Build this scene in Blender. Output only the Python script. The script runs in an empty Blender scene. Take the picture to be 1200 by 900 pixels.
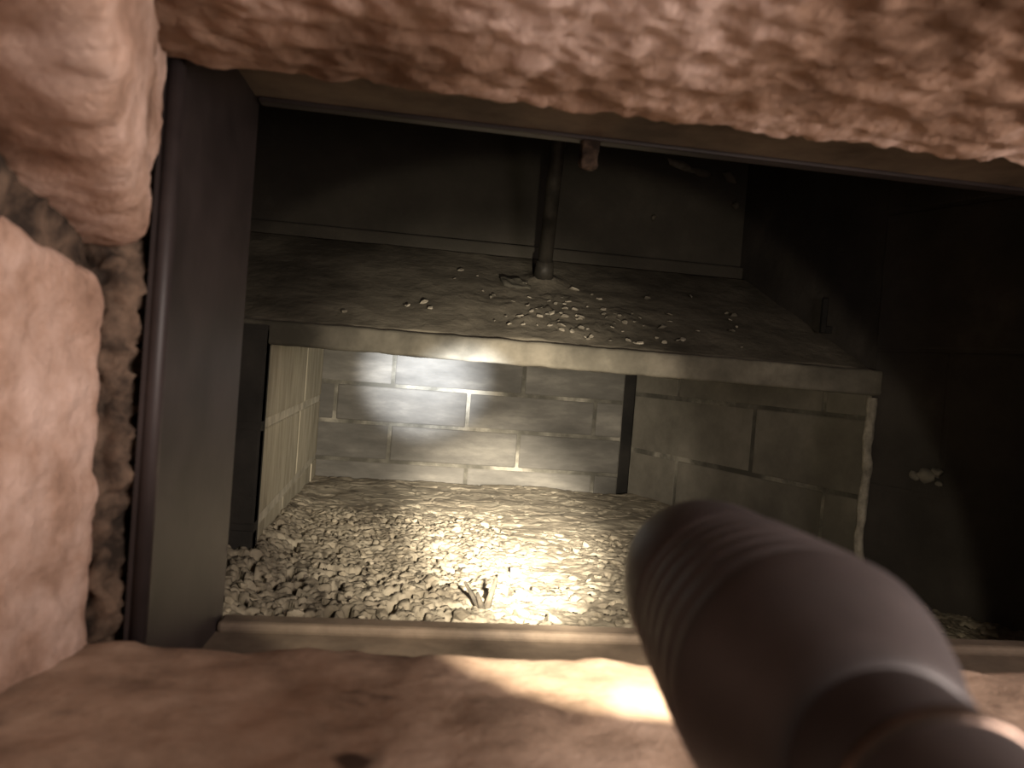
import bpy, bmesh, math, random
from mathutils import Vector, Matrix, noise

random.seed(7)
scene = bpy.context.scene
C = scene.collection

# ------------------------------------------------------------------ camera
cam_data = bpy.data.cameras.new('camera')
cam_data.sensor_width = 36.0
cam_data.lens = 28.2
cam_data.clip_start = 0.005
cam = bpy.data.objects.new('camera', cam_data)
C.objects.link(cam)
R = Matrix(((0.98766767, -0.07426119, -0.13783266),
            (-0.13589628, 0.03055033, -0.99025193),
            (0.07774812, 0.99677076, 0.02008175)))
cam.matrix_world = Matrix.Translation((0, 0, 0.2)) @ R.to_4x4()
cam_data.dof.use_dof = True
cam_data.dof.focus_distance = 1.05
cam_data.dof.aperture_fstop = 16.0
scene.camera = cam

# ------------------------------------------------------------------ world, lights, exposure
world = bpy.data.worlds.new('world')
scene.world = world
world.use_nodes = True
world.node_tree.nodes['Background'].inputs[0].default_value = (1.0, 0.80, 0.66, 1)
world.node_tree.nodes['Background'].inputs[1].default_value = 0.13

def aim(o, target):
    d = Vector(target) - o.location
    o.rotation_euler = d.to_track_quat('-Z', 'Y').to_euler()

def light(name, kind, loc, target, energy, color, **kw):
    d = bpy.data.lights.new(name, kind)
    d.energy = energy
    d.color = color
    for k, v in kw.items():
        setattr(d, k, v)
    o = bpy.data.objects.new(name, d)
    C.objects.link(o)
    o.location = loc
    aim(o, target)
    return o

# lamp of the room behind the photographer, right and a little above the lens
light('room_lamp', 'AREA', (0.31, -0.05, 0.275), (0.0, 0.26, 0.19), 2.9, (1.0, 0.85, 0.77), size=0.20)

scene.view_settings.view_transform = 'Standard'
scene.view_settings.look = 'None'
scene.view_settings.gamma = 1.0
scene.view_settings.use_curve_mapping = False
scene.view_settings.exposure = 0.0

# ------------------------------------------------------------------ materials
def mat(name, cols, scale=8.0, rough=0.9, bump=0.3, bump_scale=60.0, metal=0.0, detail=6.0,
        stretch=(1, 1, 1), spots=None, spec=0.3, dist=0.004, per_object=0.0):
    """cols: list of (position, rgb) over fractal noise in object space."""
    m = bpy.data.materials.new(name)
    m.use_nodes = True
    nt = m.node_tree
    N = nt.nodes
    L = nt.links
    b = N['Principled BSDF']
    b.inputs['Roughness'].default_value = rough
    b.inputs['Metallic'].default_value = metal
    b.inputs['Specular IOR Level'].default_value = spec
    tc = N.new('ShaderNodeTexCoord')
    mp = N.new('ShaderNodeMapping')
    mp.inputs['Scale'].default_value = stretch
    geo = N.new('ShaderNodeNewGeometry')
    L.new(geo.outputs['Position'], mp.inputs[0])
    n1 = N.new('ShaderNodeTexNoise')
    n1.inputs['Scale'].default_value = scale
    n1.inputs['Detail'].default_value = detail
    n1.inputs['Roughness'].default_value = 0.62
    L.new(mp.outputs[0], n1.inputs['Vector'])
    r = N.new('ShaderNodeValToRGB')
    while len(r.color_ramp.elements) < len(cols):
        r.color_ramp.elements.new(0.5)
    for e, (p, c) in zip(r.color_ramp.elements, cols):
        e.position = p
        e.color = (*c, 1)
    L.new(n1.outputs['Fac'], r.inputs[0])
    out = r.outputs[0]
    if spots:
        sc_, lo, hi, sc = spots
        n3 = N.new('ShaderNodeTexNoise')
        n3.inputs['Scale'].default_value = sc_
        n3.inputs['Detail'].default_value = 3.0
        L.new(mp.outputs[0], n3.inputs['Vector'])
        rr = N.new('ShaderNodeMapRange')
        rr.inputs['From Min'].default_value = lo
        rr.inputs['From Max'].default_value = hi
        L.new(n3.outputs['Fac'], rr.inputs['Value'])
        mx = N.new('ShaderNodeMix')
        mx.data_type = 'RGBA'
        L.new(rr.outputs[0], mx.inputs['Factor'])
        L.new(out, mx.inputs['A'])
        mx.inputs['B'].default_value = (*sc, 1)
        out = mx.outputs['Result']
    if per_object:
        oi = N.new('ShaderNodeObjectInfo')
        mr = N.new('ShaderNodeMapRange')
        mr.inputs['To Min'].default_value = 1 - per_object
        mr.inputs['To Max'].default_value = 1 + per_object
        L.new(oi.outputs['Random'], mr.inputs['Value'])
        hs = N.new('ShaderNodeHueSaturation')
        L.new(mr.outputs[0], hs.inputs['Value'])
        L.new(out, hs.inputs['Color'])
        out = hs.outputs[0]
    L.new(out, b.inputs['Base Color'])
    if bump:
        n2 = N.new('ShaderNodeTexNoise')
        n2.inputs['Scale'].default_value = bump_scale
        n2.inputs['Detail'].default_value = 8.0
        n2.inputs['Roughness'].default_value = 0.65
        L.new(mp.outputs[0], n2.inputs['Vector'])
        bp = N.new('ShaderNodeBump')
        bp.inputs['Strength'].default_value = bump
        bp.inputs['Distance'].default_value = dist
        L.new(n2.outputs['Fac'], bp.inputs['Height'])
        L.new(bp.outputs[0], b.inputs['Normal'])
    return m

M = {}
M['stone'] = mat('pink_stone', [(0.30, (0.20, 0.115, 0.075)), (0.48, (0.46, 0.30, 0.225)), (0.66, (0.66, 0.48, 0.40))],
                 scale=30, bump=0.8, bump_scale=130, dist=0.005)
M['lintel'] = mat('lintel_stone', [(0.36, (0.15, 0.088, 0.056)), (0.50, (0.36, 0.235, 0.17)), (0.62, (0.72, 0.55, 0.48))],
                  scale=13, stretch=(1, 0.6, 1), bump=0.7, bump_scale=80, dist=0.006)
M['sill'] = mat('sill_stone', [(0.30, (0.17, 0.115, 0.08)), (0.50, (0.37, 0.262, 0.19)), (0.70, (0.52, 0.385, 0.295))],
                scale=22, bump=0.5, bump_scale=60, spots=(30, 0.63, 0.72, (0.07, 0.045, 0.032)))
M['mortar_front'] = mat('brown_mortar', [(0.38, (0.025, 0.017, 0.012)), (0.65, (0.17, 0.115, 0.08))], scale=60, bump=0.8)
M['iron'] = mat('rusty_iron', [(0.35, (0.020, 0.015, 0.0145)), (0.65, (0.042, 0.032, 0.031))], scale=18, rough=0.5, bump=0.12,
                bump_scale=120, metal=0.0, spec=0.35, dist=0.001)
M['rod_iron'] = mat('rod_iron', [(0.35, (0.035, 0.031, 0.025)), (0.65, (0.085, 0.075, 0.06))], scale=40, rough=0.55, bump=0.3,
                    bump_scale=160, metal=0.3, dist=0.001)
M['brick'] = mat('grey_brick', [(0.32, (0.07, 0.065, 0.056)), (0.52, (0.108, 0.10, 0.087)), (0.72, (0.18, 0.167, 0.143))],
                 scale=11, stretch=(0.8, 1, 2.6), bump=0.4, bump_scale=90, rough=0.7, per_object=0.2, dist=0.002)
M['joint'] = mat('pale_mortar', [(0.35, (0.34, 0.31, 0.24)), (0.65, (0.62, 0.57, 0.46))], scale=30, bump=0.6)
M['joint_dim'] = mat('grey_mortar', [(0.42, (0.075, 0.07, 0.057)), (0.52, (0.14, 0.13, 0.107)), (0.64, (0.33, 0.305, 0.25))], scale=11, bump=0.6)
M['bead'] = mat('grubby_mortar', [(0.35, (0.13, 0.115, 0.09)), (0.65, (0.32, 0.29, 0.23))], scale=60, bump=0.8, bump_scale=120)
M['back_render'] = mat('smoky_render', [(0.35, (0.045, 0.040, 0.031)), (0.60, (0.065, 0.057, 0.045)), (0.75, (0.09, 0.08, 0.062))],
                       scale=9, bump=0.5, bump_scale=70, dist=0.003)
M['dusty_iron'] = mat('dusty_iron', [(0.35, (0.07, 0.052, 0.038)), (0.65, (0.19, 0.145, 0.105))], scale=16, rough=0.8, bump=0.4, bump_scale=80, dist=0.002)
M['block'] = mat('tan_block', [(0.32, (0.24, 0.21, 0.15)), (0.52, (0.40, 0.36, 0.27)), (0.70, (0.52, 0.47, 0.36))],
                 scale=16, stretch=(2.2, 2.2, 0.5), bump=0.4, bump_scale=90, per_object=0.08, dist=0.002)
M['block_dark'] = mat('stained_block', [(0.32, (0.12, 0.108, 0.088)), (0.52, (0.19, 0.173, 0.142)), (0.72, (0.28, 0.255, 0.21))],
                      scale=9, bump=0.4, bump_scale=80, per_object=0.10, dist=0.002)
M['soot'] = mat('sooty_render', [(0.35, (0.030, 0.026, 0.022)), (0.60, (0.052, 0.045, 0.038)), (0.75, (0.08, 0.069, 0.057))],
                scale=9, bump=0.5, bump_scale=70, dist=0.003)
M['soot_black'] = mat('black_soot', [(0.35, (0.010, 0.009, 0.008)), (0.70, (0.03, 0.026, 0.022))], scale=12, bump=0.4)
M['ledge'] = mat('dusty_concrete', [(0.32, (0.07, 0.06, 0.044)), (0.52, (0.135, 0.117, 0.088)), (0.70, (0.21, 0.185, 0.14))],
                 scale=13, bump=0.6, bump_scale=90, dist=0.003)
M['lip'] = mat('lip_concrete', [(0.36, (0.045, 0.040, 0.030)), (0.52, (0.11, 0.098, 0.075)), (0.68, (0.22, 0.196, 0.152))],
               scale=8, bump=0.5, bump_scale=90, dist=0.002)
M['ash'] = mat('ash_crust', [(0.30, (0.165, 0.138, 0.10)), (0.50, (0.275, 0.237, 0.178)), (0.70, (0.38, 0.335, 0.255))],
               scale=18, bump=0.6, bump_scale=110, dist=0.003, spots=(45, 0.60, 0.72, (0.09, 0.075, 0.055)))
M['chunk'] = mat('ash_chunk', [(0.32, (0.16, 0.135, 0.097)), (0.52, (0.28, 0.24, 0.178)), (0.70, (0.39, 0.345, 0.265))],
                 scale=40, bump=0.6, bump_scale=160, per_object=0.25, dist=0.002)
M['flake'] = mat('pale_flake', [(0.35, (0.15, 0.13, 0.10)), (0.65, (0.33, 0.295, 0.235))], scale=50, bump=0.4, per_object=0.3)
M['char'] = mat('charred_wood', [(0.35, (0.03, 0.026, 0.02)), (0.65, (0.11, 0.09, 0.065))], scale=60, bump=0.6)
M['torch'] = mat('black_anodised', [(0.40, (0.027, 0.022, 0.022)), (0.60, (0.042, 0.034, 0.034))], scale=30, rough=0.5, bump=0.1,
                 bump_scale=260, metal=0.1, spec=0.6, dist=0.0005)
M['torch_ring'] = mat('worn_metal_ring', [(0.40, (0.10, 0.072, 0.058)), (0.60, (0.20, 0.145, 0.115))], scale=60, rough=0.25, bump=0.1, metal=0.9)
def emission(name, col, strength):
    m = bpy.data.materials.new(name)
    m.use_nodes = True
    b = m.node_tree.nodes['Principled BSDF']
    b.inputs['Base Color'].default_value = (0.8, 0.8, 0.8, 1)
    b.inputs['Emission Color'].default_value = (*col, 1)
    b.inputs['Emission Strength'].default_value = strength
    return m
M['lens'] = emission('lit_lens', (1.0, 0.86, 0.64), 3.0)

# ------------------------------------------------------------------ helpers
def link(name, me, material=None, parent=None, loc=None, rot=None):
    o = bpy.data.objects.new(name, me)
    C.objects.link(o)
    if material is not None and me is not None and not me.materials:
        me.materials.append(material)
    if parent is not None:
        o.parent = parent
    if loc is not None:
        o.location = loc
    if rot is not None:
        o.rotation_euler = rot
    return o

def tag(o, label=None, cat=None, group=None, kind=None):
    if label: o['label'] = label
    if cat: o['category'] = cat
    if group: o['group'] = group
    if kind: o['kind'] = kind
    return o

def mesh_from(name, verts, faces, smooth=False):
    me = bpy.data.meshes.new(name)
    me.from_pydata([tuple(v) for v in verts], [], faces)
    me.update()
    bm = bmesh.new()
    bm.from_mesh(me)
    bmesh.ops.recalc_face_normals(bm, faces=bm.faces)
    bm.to_mesh(me)
    bm.free()
    if smooth:
        me.polygons.foreach_set('use_smooth', [True] * len(me.polygons))
    return me

def box_mesh(name, lo, hi, bevel=0.0, segs=1):
    bm = bmesh.new()
    bmesh.ops.create_cube(bm, size=1)
    lo, hi = Vector(lo), Vector(hi)
    for v in bm.verts:
        v.co = Vector(((lo[i] + hi[i]) / 2 + v.co[i] * (hi[i] - lo[i]) for i in range(3)))
    if bevel:
        bmesh.ops.bevel(bm, geom=bm.edges[:], offset=bevel, segments=segs, affect='EDGES', profile=0.5)
    me = bpy.data.meshes.new(name)
    bm.to_mesh(me)
    bm.free()
    return me

def prism_mesh(name, poly, z0, z1):
    n = len(poly)
    v = [(x, y, z0) for x, y in poly] + [(x, y, z1) for x, y in poly]
    f = [list(range(n))[::-1], list(range(n, 2 * n))] + [[i, (i + 1) % n, n + (i + 1) % n, n + i] for i in range(n)]
    return mesh_from(name, v, f)

def fbm(p, octs=4, lac=2.1, gain=0.5):
    a, s, t = 1.0, 0.0, Vector(p)
    for _ in range(octs):
        s += a * noise.noise(t)
        t = t * lac
        a *= gain
    return s

def rough_block(name, corners, n=(24, 24, 24), rnd=0.12, amp=0.003, freq=40, octs=4, seed=0.0):
    """A hexahedron (8 corners, order x fastest, then y, then z) with rounded edges and a weathered, noisy surface."""
    nx, ny, nz = n
    idx, verts = {}, []
    c8 = [Vector(c) for c in corners]
    def tri(u, v, w):
        a = c8[0].lerp(c8[1], u); b = c8[2].lerp(c8[3], u)
        c = c8[4].lerp(c8[5], u); d = c8[6].lerp(c8[7], u)
        return a.lerp(b, v).lerp(c.lerp(d, v), w)
    size = [max((c8[1] - c8[0]).length, 1e-4), max((c8[2] - c8[0]).length, 1e-4), max((c8[4] - c8[0]).length, 1e-4)]
    def vert(i, j, k):
        key = (i, j, k)
        if key in idx:
            return idx[key]
        c = Vector((2 * i / nx - 1, 2 * j / ny - 1, 2 * k / nz - 1))
        inner = Vector()
        rr = Vector()
        for a in range(3):
            ra = min(0.9, 2 * rnd / size[a])
            rr[a] = ra
            inner[a] = max(-1 + ra, min(1 - ra, c[a]))
        d = Vector(((c[a] - inner[a]) / rr[a] for a in range(3)))
        nrm = d.normalized() if d.length > 0 else Vector((0, 0, 1))
        q = Vector((inner[a] + nrm[a] * rr[a] * min(1, d.length if d.length < 1 else 1) for a in range(3)))
        p = tri((q.x + 1) / 2, (q.y + 1) / 2, (q.z + 1) / 2)
        s = p * freq + Vector((seed, seed * 1.7, -seed))
        p = p + nrm * amp * (fbm(s, octs) + 0.5 * abs(noise.noise(s * 0.45)))
        p = p + Vector((noise.noise(s * 1.3 + Vector((9, 0, 0))), noise.noise(s * 1.3 + Vector((0, 9, 0))), noise.noise(s * 1.3 + Vector((0, 0, 9))))) * amp * 0.35
        idx[key] = len(verts)
        verts.append(p)
        return idx[key]
    faces = []
    for i in range(nx):
        for j in range(ny):
            faces.append([vert(i, j, 0), vert(i, j + 1, 0), vert(i + 1, j + 1, 0), vert(i + 1, j, 0)])
            faces.append([vert(i, j, nz), vert(i + 1, j, nz), vert(i + 1, j + 1, nz), vert(i, j + 1, nz)])
    for i in range(nx):
        for k in range(nz):
            faces.append([vert(i, 0, k), vert(i + 1, 0, k), vert(i + 1, 0, k + 1), vert(i, 0, k + 1)])
            faces.append([vert(i, ny, k), vert(i, ny, k + 1), vert(i + 1, ny, k + 1), vert(i + 1, ny, k)])
    for j in range(ny):
        for k in range(nz):
            faces.append([vert(0, j, k), vert(0, j, k + 1), vert(0, j + 1, k + 1), vert(0, j + 1, k)])
            faces.append([vert(nx, j, k), vert(nx, j + 1, k), vert(nx, j + 1, k + 1), vert(nx, j, k + 1)])
    me = bpy.data.meshes.new(name)
    me.from_pydata([tuple(v) for v in verts], [], faces)
    me.update()
    me.polygons.foreach_set('use_smooth', [True] * len(me.polygons))
    return me

def lathe_mesh(name, prof, seg=64, cap0=True, cap1=True):
    verts, faces = [], []
    for s, r in prof:
        for k in range(seg):
            a = 2 * math.pi * k / seg
            verts.append((r * math.cos(a), r * math.sin(a), s))
    for i in range(len(prof) - 1):
        for k in range(seg):
            k2 = (k + 1) % seg
            faces.append([i * seg + k, i * seg + k2, (i + 1) * seg + k2, (i + 1) * seg + k])
    if cap0: faces.append(list(range(seg))[::-1])
    if cap1: faces.append([(len(prof) - 1) * seg + k for k in range(seg)])
    return mesh_from(name, verts, faces, smooth=True)

def lump_mesh(name, seed, sub=1, flat=0.6, amp=0.35, smooth=False):
    bm = bmesh.new()
    bmesh.ops.create_icosphere(bm, subdivisions=sub, radius=1)
    for v in bm.verts:
        v.co = v.co * (1 + amp * noise.noise(v.co * 1.3 + Vector((seed * 3.1, seed, -seed))))
        v.co.z *= flat
    me = bpy.data.meshes.new(name)
    bm.to_mesh(me)
    bm.free()
    if smooth:
        me.polygons.foreach_set('use_smooth', [True] * len(me.polygons))
    return me

# ================================================================== SETTING
def structure(name, me, m):
    o = link(name, me, m)
    o['kind'] = 'structure'
    return o

def course_wall(name, origin, along, out, length, rows, joint_mat, brick_mat, depth=0.02, recess=0.003, backing=0.04, joint=0.008, piece='brick', cut=0.0):
    """Masonry: a mortar backing plus one object per brick.
    rows: list of (z0, z1, [joint positions along]).  `along` and `out` are horizontal unit vectors."""
    ax, oz = Vector(along).normalized(), Vector(out).normalized()
    org = Vector(origin)
    if ax.x * -oz.y + ax.y * oz.x < 0:          # keep the brick frame right-handed
        org, ax = org + ax * length, -ax
        rows = [(a, b, [length - j for j in reversed(js_)]) for a, b, js_ in rows]
    z0, z1 = rows[0][0], rows[-1][1]
    p0, p1 = org - oz * recess, org + ax * length - oz * recess
    b0, b1 = p0 - oz * backing, p1 - oz * backing
    w = structure(name, prism_mesh(name, [(p0.x, p0.y), (p1.x, p1.y), (b1.x, b1.y), (b0.x, b0.y)], z0, z1), joint_mat)
    rot = Matrix(((ax.x, -oz.x, 0), (ax.y, -oz.y, 0), (0, 0, 1))).to_euler()
    for za, zb, js in rows:
        edges = [0.0] + [j for j in js if 0 < j < length] + [length]
        for a, b in zip(edges[:-1], edges[1:]):
            g0 = joint / 2 if a > 0 else 0.0
            g1 = joint / 2 if b < length else 0.0
            L_, H_ = b - a - g0 - g1, zb - za - joint
            if L_ < 0.006:
                continue
            me = box_mesh(piece, (0, 0, 0), (L_, depth, H_), bevel=0.0022, segs=2)
            j = random.uniform(-0.0012, 0.0012)
            p = org + ax * (a + g0) + oz * j
            link(piece, me, brick_mat, w, (p.x, p.y, za + joint / 2), rot)
    return w

# --- alcove under the ledge: brick back wall, tan left wall, stained right wall
BY = 1.36
X0, X1 = -0.150, 0.388
def js(*xs): return [x - X0 for x in xs]
course_wall('wall_back', (X0, BY, 0), (1, 0, 0), (0, -1, 0), X1 - X0, [
    (-0.040, 0.0265, js(0.122, 0.344)),
    (0.0265, 0.0900, js(-0.011, 0.2085)),
    (0.0900, 0.1540, js(-0.104, 0.117, 0.339)),
    (0.1540, 0.2185, js(-0.012, 0.210)),
    (0.2185, 0.2830, js(-0.104, 0.117, 0.339)),
    (0.2830, 0.3475, js(-0.012, 0.210)),
    (0.3475, 0.4120, js(-0.104, 0.117, 0.339)),
    (0.4120, 0.4765, js(-0.012, 0.210)),
    (0.4765, 0.5410, js(-0.104, 0.117, 0.339)),
    (0.5410, 0.6055, js(-0.012, 0.210)),
], M['joint_dim'], M['brick'], joint=0.005, recess=0.0016)

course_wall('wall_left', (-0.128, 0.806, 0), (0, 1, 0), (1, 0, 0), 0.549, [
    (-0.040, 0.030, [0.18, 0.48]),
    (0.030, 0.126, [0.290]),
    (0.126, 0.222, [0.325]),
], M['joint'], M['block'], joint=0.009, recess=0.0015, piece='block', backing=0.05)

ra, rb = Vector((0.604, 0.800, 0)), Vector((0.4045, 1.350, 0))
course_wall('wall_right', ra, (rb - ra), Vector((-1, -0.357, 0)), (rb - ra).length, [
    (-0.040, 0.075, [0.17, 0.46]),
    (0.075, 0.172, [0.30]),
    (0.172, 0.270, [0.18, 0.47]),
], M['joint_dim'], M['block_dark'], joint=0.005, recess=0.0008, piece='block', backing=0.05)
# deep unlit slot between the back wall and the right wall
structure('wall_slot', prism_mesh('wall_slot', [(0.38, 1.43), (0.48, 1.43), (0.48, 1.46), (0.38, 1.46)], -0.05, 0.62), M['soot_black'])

# --- piers either side of the alcove mouth and the fire chamber in front of them
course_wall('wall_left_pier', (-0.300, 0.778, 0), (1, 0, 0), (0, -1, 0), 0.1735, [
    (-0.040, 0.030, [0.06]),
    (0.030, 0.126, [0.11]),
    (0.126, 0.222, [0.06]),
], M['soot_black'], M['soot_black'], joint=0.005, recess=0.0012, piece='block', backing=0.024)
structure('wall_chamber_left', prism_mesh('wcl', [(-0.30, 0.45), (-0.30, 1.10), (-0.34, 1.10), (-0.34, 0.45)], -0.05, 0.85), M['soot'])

rc, rd = Vector((0.640, 0.440, 0)), Vector((0.500, 0.798, 0))
course_wall('wall_chamber_right', rc, (rd - rc), Vector((-1, -0.391, 0)), (rd - rc).length, [
    (-0.040, 0.105, [0.20]),
    (0.105, 0.250, [0.10, 0.30]),
    (0.250, 0.395, [0.20]),
    (0.395, 0.540, [0.10, 0.30]),
    (0.540, 0.850, [0.20]),
], M['soot'], M['soot'], joint=0.0025, recess=0.0003, piece='block', backing=0.03)
# upper right wall above the ledge
structure('wall_upper_right', prism_mesh('wur', [(0.500, 0.798), (0.445, 1.10), (0.50, 1.10), (0.55, 0.80)], 0.2285, 0.85), M['soot'])
ub = structure('wall_upper_back', box_mesh('wub', (-0.34, 1.060, 0.36), (0.50, 1.085, 0.85)), M['back_render'])
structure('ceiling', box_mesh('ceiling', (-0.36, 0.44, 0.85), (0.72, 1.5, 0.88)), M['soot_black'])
structure('floor', box_mesh('floor', (-0.36, 0.43, -0.10), (0.72, 1.48, -0.045)), M['soot'])
# the flue behind: side cheeks
structure('wall_flue_left', box_mesh('wfl', (-0.19, 1.09, 0.222), (-0.15, 1.40, 0.62)), M['soot'])
structure('wall_flue_right', box_mesh('wfr', (0.44, 1.09, 0.27), (0.48, 1.40, 0.62)), M['soot'])

# pale mortar bead down the corner of the right pier
verts, faces = [], []
for i in range(25):
    z = -0.01 + 0.208 * i / 24
    for k in range(8):
        a = 2 * math.pi * k / 8
        r = 0.0052 * (1 + 0.45 * noise.noise(Vector((z * 60, k * 0.4, 3))))
        verts.append((0.4975 + 0.003 * noise.noise(Vector((z * 30, 0, 0))) + r * math.cos(a), 0.7935 + r * math.sin(a), z))
for i in range(24):
    for k in range(8):
        faces.append([i * 8 + k, i * 8 + (k + 1) % 8, (i + 1) * 8 + (k + 1) % 8, (i + 1) * 8 + k])
bead = link('mortar_bead', mesh_from('mortar_bead', verts, faces, True), M['bead'], bpy.data.objects['wall_chamber_right'])

# mortar splashes on the sooty walls
def splash(name, p, s, m, parent, seed, rot=0.0):
    o = link(name, lump_mesh(name, seed, 2, 0.5, 0.5, True), m, parent, p, (math.radians(90), rot, 0))
    o.scale = s
    return o
splash('mortar_splash', (0.356, 1.058, 0.492), (0.022, 0.006, 0.006), M['bead'], ub, 1, 0.3)
splash('mortar_splash', (0.385, 1.058, 0.486), (0.016, 0.006, 0.006), M['ledge'], ub, 2, 0.2)
splash('mortar_splash', (0.425, 1.058, 0.484), (0.013, 0.006, 0.006), M['ledge'], ub, 3, 0.5)
splash('mortar_splash', (0.323, 1.058, 0.418), (0.004, 0.004, 0.006), M['ledge'], ub, 4)
splash('mortar_splash', (0.437, 1.056, 0.446), (0.005, 0.005, 0.006), M['ledge'], ub, 5)
wcr = bpy.data.objects['wall_chamber_right']
for i, (dx, dz, s) in enumerate([(0, 0, 0.013), (0.012, 0.004, 0.009), (-0.012, -0.002, 0.008), (0.016, -0.006, 0.005)]):
    y = 0.735 - dx * 0.9
    x = 0.500 + (0.798 - y) * 0.391
    o = link('mortar_splash', lump_mesh('mortar_splash', 11 + i, 2, 0.7, 0.5, True), M['block_dark'], wcr, (x, y, 0.125 + dz))
    o.scale = (s * 0.4, s, s * 0.8)

# --- ash bed on the floor of the pit
def smooth(a, b, x):
    t = max(0.0, min(1.0, (x - a) / (b - a)))
    return t * t * (3 - 2 * t)

def clod_mask(x, y):
    m = smooth(1.14, 0.98, y + 0.05 * noise.noise(Vector((x * 9, y * 9, 0))))
    left = smooth(0.20, 0.06, x + 0.06 * noise.noise(Vector((x * 7, y * 7, 4))))
    right = smooth(0.16, 0.24, x) * smooth(1.02, 0.92, y) * 0.6
    front = smooth(0.84, 0.74, y) * 0.5
    return max(m * left, right, front * m)

def ash_height(x, y):
    p = Vector((x, y, 0))
    h = 0.005 * fbm(p * 8, 3) + 0.0012 * fbm(p * 50 + Vector((3, 1, 0)), 3)
    warp = Vector((noise.noise(p * 40), noise.noise(p * 40 + Vector((7, 7, 0))), 0)) * 0.35
    d, pts = noise.voronoi(p * 112 + warp)
    crack = smooth(0.0, 0.30, d[1] - d[0])
    m = clod_mask(x, y)
    rnd = noise.noise(p * 20 + Vector((5, 5, 5)))
    fl_ = smooth(0.90, 0.70, y + 0.5 * x) * smooth(0.16, 0.02, x)
    pit = smooth(0.26 - 0.22 * fl_, 0.40 - 0.14 * fl_, noise.noise(p * 88 + Vector((2, 8, 1))))
    h += m * (crack * 0.0028 - 0.0028 - 0.020 * pit + 0.003 * rnd)
    d2, _ = noise.voronoi(p * 17 + warp)
    h -= 0.0022 * (1 - smooth(0.0, 0.06, d2[1] - d2[0])) * (1 - m)
    h -= 0.014 * smooth(1.338, 1.350, y)
    # drifted up against the walls
    h += 0.010 * smooth(-0.09, -0.125, x) * smooth(1.3, 0.9, y)
    return h

nx, ny = 470, 480
ax0, ax1, ay0, ay1 = -0.30, 0.64, 0.445, 1.385
verts = []
for j in range(ny + 1):
    for i in range(nx + 1):
        x = ax0 + (ax1 - ax0) * i / nx
        y = ay0 + (ay1 - ay0) * j / ny
        verts.append((x, y, ash_height(x, y)))
faces = [[j * (nx + 1) + i, j * (nx + 1) + i + 1, (j + 1) * (nx + 1) + i + 1, (j + 1) * (nx + 1) + i] for j in range(ny) for i in range(nx)]
me = bpy.data.meshes.new('ash_bed')
me.from_pydata(verts, [], faces)
me.update()
me.polygons.foreach_set('use_smooth', [True] * len(me.polygons))
tag(link('ash_bed', me, M['ash']), 'pale cracked crust of ash covering the bottom of the pit', 'ash', kind='stuff')

# --- the wall the camera looks through: rough stones round an iron frame
front = structure('wall_front', mesh_from('wall_front', *(lambda a, b: (
    [(x, y, z) for y in (0.318, 0.437) for (x, z) in a + b],
    [[0, 1, 5, 4], [1, 2, 6, 5], [2, 3, 7, 6], [3, 0, 4, 7],
     [8, 9, 13, 12], [9, 10, 14, 13], [10, 11, 15, 14], [11, 8, 12, 15],
     [0, 1, 9, 8], [1, 2, 10, 9], [2, 3, 11, 10], [3, 0, 8, 11],
     [4, 5, 13, 12], [5, 6, 14, 13], [6, 7, 15, 14], [7, 4, 12, 15]]))(
    [(-0.40, -0.12), (0.76, -0.12), (0.76, 0.88), (-0.40, 0.88)],
    [(-0.094, 0.048), (0.436, 0.048), (0.436, 0.336), (-0.094, 0.336)])), M['mortar_front'])

def hexa(x0, x1, y0, y1, z0, z1):
    return [(x, y, z) for z in (z0, z1) for y in (y0, y1) for x in (x0, x1)]

def stone(corners, m, **kw):
    return link('stone', rough_block('stone', corners, **kw), m, front)

# upper left stone: its lower edge climbs towards the room
stone([(-0.27, 0.13, 0.276), (-0.056, 0.13, 0.280), (-0.27, 0.303, 0.235), (-0.094, 0.303, 0.230),
       (-0.27, 0.13, 0.45), (-0.052, 0.13, 0.45), (-0.27, 0.309, 0.45), (-0.085, 0.309, 0.45)], M['stone'],
      n=(30, 60, 60), rnd=0.007, amp=0.0024, freq=75, seed=2, octs=5)
# lower left stone
stone([(-0.27, 0.13, 0.040), (-0.142, 0.13, 0.040), (-0.27, 0.302, 0.040), (-0.099, 0.302, 0.040),
       (-0.27, 0.13, 0.262), (-0.142, 0.13, 0.258), (-0.27, 0.302, 0.224), (-0.104, 0.302, 0.222)], M['stone'],
      n=(30, 60, 70), rnd=0.007, amp=0.0020, freq=75, seed=5, octs=5)
# lintel
stone(hexa(-0.100, 0.50, 0.135, 0.304, 0.3000, 0.45), M['lintel'], n=(240, 80, 12), rnd=0.002, amp=0.0024, freq=95, seed=9, octs=5)
# sill
stone(hexa(-0.22, 0.50, 0.06, 0.304, -0.05, 0.0905), M['sill'], n=(130, 60, 16), rnd=0.008, amp=0.0022, freq=42, seed=13)
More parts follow.
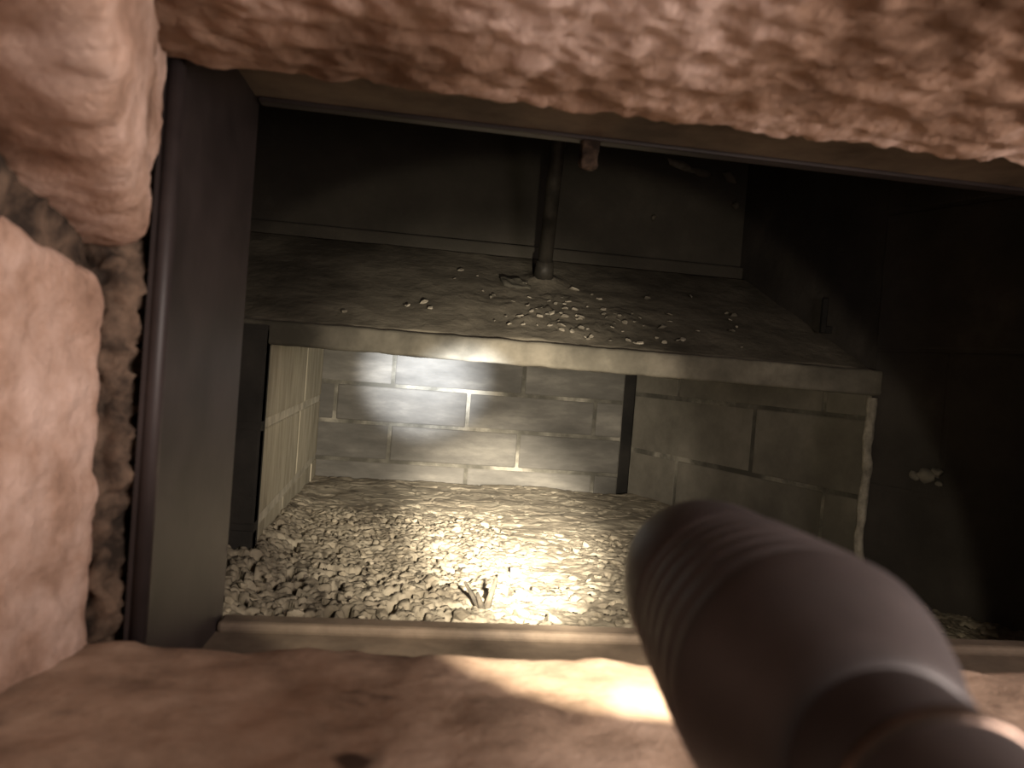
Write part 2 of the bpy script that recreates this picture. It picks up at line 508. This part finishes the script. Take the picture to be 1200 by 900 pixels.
# stones out of view that complete the wall
stone(hexa(0.440, 0.50, 0.13, 0.305, 0.095, 0.20), M['stone'], n=(24, 24, 20), rnd=0.012, amp=0.003, freq=45, seed=21)
stone(hexa(0.443, 0.50, 0.13, 0.305, 0.205, 0.292), M['stone'], n=(24, 24, 20), rnd=0.012, amp=0.003, freq=45, seed=22)
stone(hexa(-0.42, -0.28, 0.14, 0.31, 0.04, 0.24), M['stone'], n=(20, 20, 24), rnd=0.012, amp=0.003, freq=45, seed=23)
stone(hexa(-0.42, -0.28, 0.14, 0.31, 0.25, 0.45), M['stone'], n=(20, 20, 24), rnd=0.012, amp=0.003, freq=45, seed=24)
stone(hexa(0.51, 0.76, 0.13, 0.31, -0.05, 0.22), M['stone'], n=(24, 20, 24), rnd=0.012, amp=0.003, freq=45, seed=25)
stone(hexa(0.51, 0.76, 0.13, 0.31, 0.23, 0.45), M['stone'], n=(24, 20, 24), rnd=0.012, amp=0.003, freq=45, seed=26)

# crumbly mortar between the lower left stone and the iron frame
bed = link('mortar_bed', rough_block('mortar_bed', hexa(-0.135, -0.0955, 0.300, 0.330, 0.050, 0.235), n=(22, 16, 90), rnd=0.008,
                                     amp=0.005, freq=150, octs=3, seed=31), M['mortar_front'], front)
# packing in the gap between the two left stones
link('mortar_bed', rough_block('mortar_bed', [(-0.27, 0.16, 0.25), (-0.128, 0.16, 0.25), (-0.27, 0.300, 0.215), (-0.112, 0.300, 0.215),
                                              (-0.27, 0.16, 0.30), (-0.120, 0.16, 0.30), (-0.27, 0.300, 0.245), (-0.108, 0.300, 0.245)],
                               n=(20, 40, 14), rnd=0.006, amp=0.003, freq=90, seed=33), M['mortar_front'], front)

# ================================================================== THINGS
# --- iron frame lining the opening
fr = tag(link('iron_hatch', None, loc=(0.146, 0.37, 0.05)), 'dark rusty iron hatch lining set into the hole in the stone wall', 'hatch')
def fpart(name, me, m=M['iron']):
    o = link(name, me, m, fr)
    o.matrix_parent_inverse = Matrix.Translation((-0.146, -0.37, -0.05))
    return o
jamb_a = fpart('jamb', prism_mesh('jamb', [(-0.0925, 0.305), (-0.0885, 0.305), (-0.0835, 0.437), (-0.0925, 0.437)], 0.050, 0.334))
jamb_b = fpart('jamb', prism_mesh('jamb', [(0.4345, 0.305), (0.4305, 0.305), (0.4255, 0.437), (0.4345, 0.437)], 0.050, 0.334))
fpart('head_plate', box_mesh('head_plate', (-0.0925, 0.309, 0.3285), (0.4345, 0.437, 0.3345), 0.0015), M['dusty_iron'])
fpart('head_lip', box_mesh('head_lip', (-0.083, 0.428, 0.3262), (0.4255, 0.438, 0.3300), 0.0015, 2))
fpart('sill_plate', box_mesh('sill_plate', (-0.0925, 0.306, 0.048), (0.4345, 0.437, 0.0535), 0.0015), M['dusty_iron'])
fpart('sill_lip', box_mesh('sill_lip', (-0.0835, 0.422, 0.0530), (0.4255, 0.437, 0.0590), 0.0022, 2), M['dusty_iron'])
verts, faces = [], []
def tube(p0, p1, r0, r1, seg=20):
    d = (Vector(p1) - Vector(p0))
    me = lathe_mesh('tube', [(0, r0), (d.length, r1)], seg)
    me.transform(Matrix.Translation(p0) @ d.to_track_quat('Z', 'Y').to_matrix().to_4x4())
    return me
link('edge_bead', tube((-0.0885, 0.3075, 0.052), (-0.0885, 0.3075, 0.332), 0.0034, 0.0034), M['iron'], jamb_a)
link('edge_bead', tube((0.4305, 0.3075, 0.052), (0.4305, 0.3075, 0.332), 0.0034, 0.0034), M['iron'], jamb_b)
st = fpart('stub', rough_block('stub', hexa(0.088, 0.0975, 0.429, 0.439, 0.312, 0.329), n=(8, 8, 12), rnd=0.002, amp=0.001, freq=200), M['mortar_front'])

# --- sloping ledge with a vertical front lip
LY0, LY1, LZ0, LZ1 = 0.800, 1.050, 0.2285, 0.3460
lg = tag(link('sloping_ledge', None, loc=(0.17, 0.92, 0.205)), 'sloping dusty concrete ledge with a square front lip above the alcove', 'ledge')
def lpart(name, me, m):
    o = link(name, me, m, lg)
    o.matrix_parent_inverse = Matrix.Translation((-0.17, -0.92, -0.205))
    return o
def ledge_right(y): return 0.515 + (0.452 - 0.515) * (y - LY0) / (LY1 - LY0)
# the sloping top, a weathered slab
nu, nv = 150, 56
verts, faces = [], []
for j in range(nv + 1):
    v = j / nv
    y = LY0 + 0.004 + (LY1 - LY0 - 0.004) * v
    for i in range(nu + 1):
        x = -0.32 + (ledge_right(y) + 0.02 + 0.32) * i / nu
        z = LZ0 + (LZ1 - LZ0) * v
        p = Vector((x, y, 0))
        h = 0.0016 * fbm(p * 22, 3)
        # scaly patch of peeling skim towards the middle of the front
        w = math.exp(-((x - 0.17) / 0.11) ** 2) * math.exp(-((v - 0.28) / 0.26) ** 2)
        d, _ = noise.voronoi(p * 70)
        h += w * (0.0045 * smooth(0.0, 0.25, d[1] - d[0]) * (0.6 + noise.noise(p * 35)))
        # mound of cement at the foot of the rod
        rr_ = math.hypot((x - 0.163) / 0.020, (y - 0.968) / 0.022)
        h += 0.010 * math.exp(-rr_ * rr_) * (1 + 0.5 * noise.noise(p * 120))
        verts.append((x, y, z + h))
nb = len(verts)
for j in range(nv):
    for i in range(nu):
        a = j * (nu + 1) + i
        faces.append([a, a + 1, a + nu + 2, a + nu + 1])
verts += [(x, y, z - 0.016) for x, y, z in verts[:]]
for j in range(nv):
    for i in range(nu):
        a = nb + j * (nu + 1) + i
        faces.append([a, a + nu + 1, a + nu + 2, a + 1])
ring = [i for i in range(nu + 1)] + [j * (nu + 1) + nu for j in range(1, nv + 1)] + [nv * (nu + 1) + i for i in range(nu - 1, -1, -1)] + [j * (nu + 1) for j in range(nv - 1, 0, -1)]
for k in range(len(ring)):
    a, b = ring[k], ring[(k + 1) % len(ring)]
    faces.append([b, a, a + nb, b + nb])
lpart('sloping_top', mesh_from('sloping_top', verts, faces, True), M['ledge'])
lpart('front_lip', rough_block('front_lip', [(-0.32, 0.788, 0.206), (0.512, 0.788, 0.2005), (-0.32, 0.812, 0.206), (0.512, 0.812, 0.2005),
                                             (-0.32, 0.788, 0.2275), (0.512, 0.788, 0.2275), (-0.32, 0.812, 0.2275), (0.512, 0.812, 0.2275)],
                               n=(160, 6, 8), rnd=0.0028, amp=0.0009, freq=60, seed=3), M['lip'])
lpart('back_kerb', box_mesh('back_kerb', (-0.32, 1.047, 0.345), (0.452, 1.075, 0.3615), 0.0022, 2), M['back_render'])
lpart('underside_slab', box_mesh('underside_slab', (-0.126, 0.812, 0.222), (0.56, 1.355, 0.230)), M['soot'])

def slope_z(y):
    return LZ0 + (LZ1 - LZ0) * (y - LY0) / (LY1 - LY0)
tilt = math.atan2(LZ1 - LZ0, LY1 - LY0)

# --- iron rod rising from the ledge
rod = tag(link('iron_rod', None, loc=(0.163, 0.968, 0.318)), 'round iron rod rising from the middle of the sloping ledge', 'rod')
d = Vector((0.122, 0.735, 0.440)) - Vector((0.163, 0.968, 0.310))
top = Vector((0.163, 0.968, 0.310)) + Vector((-0.010, -0.10, 0.22)) * 1.35
def rpart(name, me, m):
    o = link(name, me, m, rod)
    o.matrix_parent_inverse = Matrix.Translation((-0.163, -0.968, -0.318))
    return o
rpart('shaft', tube((0.163, 0.968, 0.310), top, 0.0088, 0.0088, 28), M['rod_iron'])
dv = (top - Vector((0.163, 0.968, 0.310))).normalized()
rpart('foot_collar', tube(Vector((0.163, 0.968, 0.312)), Vector((0.163, 0.968, 0.312)) + dv * 0.022, 0.0125, 0.0102, 28), M['rod_iron'])

# --- iron clip at the right end of the ledge
cl = tag(link('iron_clip', None, loc=(0.478, 0.870, 0.268)), 'small black iron clip on the right edge of the sloping ledge', 'clip')
link('upright', box_mesh('upright', (-0.004, -0.003, 0.0), (0.002, 0.003, 0.040), 0.0008), M['soot_black'], cl)
link('foot', box_mesh('foot', (0.002, -0.003, 0.0), (0.022, 0.003, 0.008), 0.0008), M['soot_black'], cl)

# --- flakes lying on the ledge
flake_meshes = []
for k in range(6):
    bm = bmesh.new()
    n = random.randint(5, 7)
    vs = [bm.verts.new((math.cos(2 * math.pi * i / n) * random.uniform(0.6, 1.1), math.sin(2 * math.pi * i / n) * random.uniform(0.5, 1.0), random.uniform(-0.08, 0.16))) for i in range(n)]
    f = bm.faces.new(vs)
    ext = bmesh.ops.extrude_face_region(bm, geom=[f])
    for v in ext['geom']:
        if isinstance(v, bmesh.types.BMVert):
            v.co.z += 0.32
            v.co.x *= 0.85
            v.co.y *= 0.85
    bmesh.ops.recalc_face_normals(bm, faces=bm.faces)
    me = bpy.data.meshes.new('plaster_flake')
    bm.to_mesh(me)
    bm.free()
    me.materials.append(M['flake'])
    flake_meshes.append(me)
fl_src = None
for k in range(95):
    if k < 70:
        x = random.gauss(0.185, 0.055)
        y = min(0.99, max(0.812, random.gauss(0.862, 0.032)))
    else:
        x = random.uniform(-0.10, 0.40)
        y = random.uniform(0.815, 0.98)
    if x > 0.43 or x < -0.2:
        continue
    s = random.uniform(0.0016, 0.0048)
    o = bpy.data.objects.new('plaster_flake', random.choice(flake_meshes))
    C.objects.link(o)
    o.location = (x, y, slope_z(y) + 0.0016)
    o.rotation_euler = (tilt + random.uniform(-0.35, 0.35), random.uniform(-0.3, 0.3), random.uniform(0, 6.28))
    o.scale = (s * random.uniform(1, 1.6), s, s)
    zone = ('on the bare left half of the sloping ledge' if x < 0.09 else 'in the cluster below the foot of the iron rod' if x < 0.26
            else 'on the right half of the sloping ledge')
    tag(o, ('broad' if s > 0.0035 else 'tiny') + ' pale plaster flake ' + zone, 'flake', 'plaster flakes on the sloping ledge')
# one wide slab of peeled skim left of the rod
o = link('skim_slab', rough_block('skim_slab', hexa(-0.018, 0.018, -0.011, 0.011, 0.0, 0.004), n=(16, 10, 4), rnd=0.0015, amp=0.0016, freq=130, seed=4), M['lip'],
         None, (0.127, 0.948, slope_z(0.948) + 0.0005), (tilt + 0.08, 0.05, 0.25))
tag(o, 'broad loose slab of peeled skim just left of the rod foot', 'slab')

# --- chunks on the ash bed
chunk_meshes = []
for k in range(8):
    me = lump_mesh('ash_chunk', 40 + k, 1, random.uniform(0.55, 0.8), 0.55)
    me.materials.append(M['chunk'])
    chunk_meshes.append(me)
cnt, tries = 0, 0
while cnt < 300 and tries < 6000:
    tries += 1
    y = random.uniform(0.60, 1.02)
    x = random.uniform(-0.115, 0.33)
    if random.random() > clod_mask(x, y) ** 1.3 * (1.15 - (y - 0.6) / 0.6):
        continue
    s = random.uniform(0.002, 0.0045) if random.random() < 0.9 else random.uniform(0.0045, 0.007)
    o = bpy.data.objects.new('ash_chunk', random.choice(chunk_meshes))
    C.objects.link(o)
    o.location = (x, y, ash_height(x, y) + s * 0.25)
    o.rotation_euler = (random.uniform(-0.5, 0.5), random.uniform(-0.5, 0.5), random.uniform(0, 6.28))
    o.scale = (s * random.uniform(1, 1.5), s, s)
    zone = ('beside the tan left wall' if x < -0.06 else 'in the dim rubble left of the bright patch' if x < 0.07
            else 'in the bright patch of torchlight' if x < 0.20 else 'between the bright patch and the torch')
    zone = ('near the front, ' if y < 0.74 else 'further back, ') + zone
    tag(o, ('large' if s > 0.0045 else 'small') + ' ash lump ' + zone, 'lump', 'ash lumps on the pit floor')
    cnt += 1

# charred splinter at the near edge of the lit patch
sp = tag(link('charred_splinter', None, loc=(0.083, 0.655, 0.0)), 'dark forked splinter sticking up at the near edge of the lit ash', 'splinter')
def splinter(p1, r):
    me = tube((0, 0, -0.006), p1, r, r * 0.35, 7)
    return link('prong', me, M['char'], sp)
splinter((0.008, 0.0, 0.026), 0.004)
splinter((-0.018, 0.004, 0.020), 0.0035)
splinter((-0.008, -0.006, 0.014), 0.004)

# --- the torch
fwd = R @ Vector((0, 0, -1))
def campt(px, py, dd):
    return Vector((0, 0, 0.2)) + R @ Vector(((px - 600) / 940 * dd, (450 - py) / 940 * dd, -dd))
tail_pt = campt(835, 690, 0.197) - fwd * 0.137
tr = tag(link('torch', None, loc=tail_pt), 'black metal torch pointing into the pit from the lower right corner', 'torch')
tr.rotation_euler = fwd.to_track_quat('Z', 'Y').to_euler()
# s runs from the tail (0, nearest the camera) to the lens
def grooved(s0, s1, r, n, depth):
    prof = []
    steps = 10 * n
    for i in range(steps + 1):
        t = i / steps
        prof.append((s0 + (s1 - s0) * t, r - depth * (0.5 - 0.5 * math.cos(2 * math.pi * n * t)) ** 3))
    return prof
tail = link('tail_tube', lathe_mesh('tail_tube', [(0.0, 0.0105), (0.002, 0.0125), (0.030, 0.0130), (0.046, 0.0132)]), M['torch'], tr)
link('collar_ring', lathe_mesh('collar_ring', [(0.0290, 0.0128), (0.0295, 0.0138), (0.0315, 0.0138), (0.0320, 0.0128)], cap0=False, cap1=False), M['torch_ring'], tail)
body = link('grip', lathe_mesh('grip', [(0.044, 0.0120), (0.046, 0.0145), (0.052, 0.0158), (0.060, 0.0195), (0.068, 0.0222)] + [(a, b + 0.0008 * min(1, (0.114 - a) / 0.03)) for a, b in grooved(0.072, 0.112, 0.0222, 5, 0.0016)] + [(0.1125, 0.0205), (0.114, 0.0188)]), M['torch'], tr)
head = link('head', lathe_mesh('head', [(0.113, 0.0184), (0.1165, 0.0188), (0.1180, 0.0210), (0.120, 0.0217), (0.138, 0.0214), (0.150, 0.0200), (0.1555, 0.0188), (0.157, 0.0178), (0.156, 0.0160)], cap1=False), M['torch'], tr)
link('lens', lathe_mesh('lens', [(0.1540, 0.0005), (0.1545, 0.0165)], 48), M['lens'], head)
lamp_pos = tail_pt + fwd * 0.161
def torch_light(name, az, el, energy, col, deg, blend):
    a, e = math.radians(az), math.radians(el)
    d = Vector((math.sin(a) * math.cos(e), math.cos(a) * math.cos(e), math.sin(e)))
    light(name, 'SPOT', lamp_pos, lamp_pos + d, energy, col, spot_size=math.radians(deg), spot_blend=blend, shadow_soft_size=0.009)
torch_light('torch_core', -2.0, 1.3, 300.0, (0.88, 0.93, 1.0), 12.5, 1.0)
torch_light('torch_core_centre', -1.6, 2.0, 190.0, (0.86, 0.92, 1.0), 7.0, 1.0)
torch_light('torch_hotspot', 4.4, -11.2, 215.0, (1.0, 0.90, 0.73), 21, 1.0)
torch_light('torch_beam', 1.5, -5.0, 42.0, (1.0, 0.89, 0.71), 45, 1.0)
torch_light('torch_spill', 6.0, -17.0, 2.6, (1.0, 0.87, 0.66), 78, 0.08)
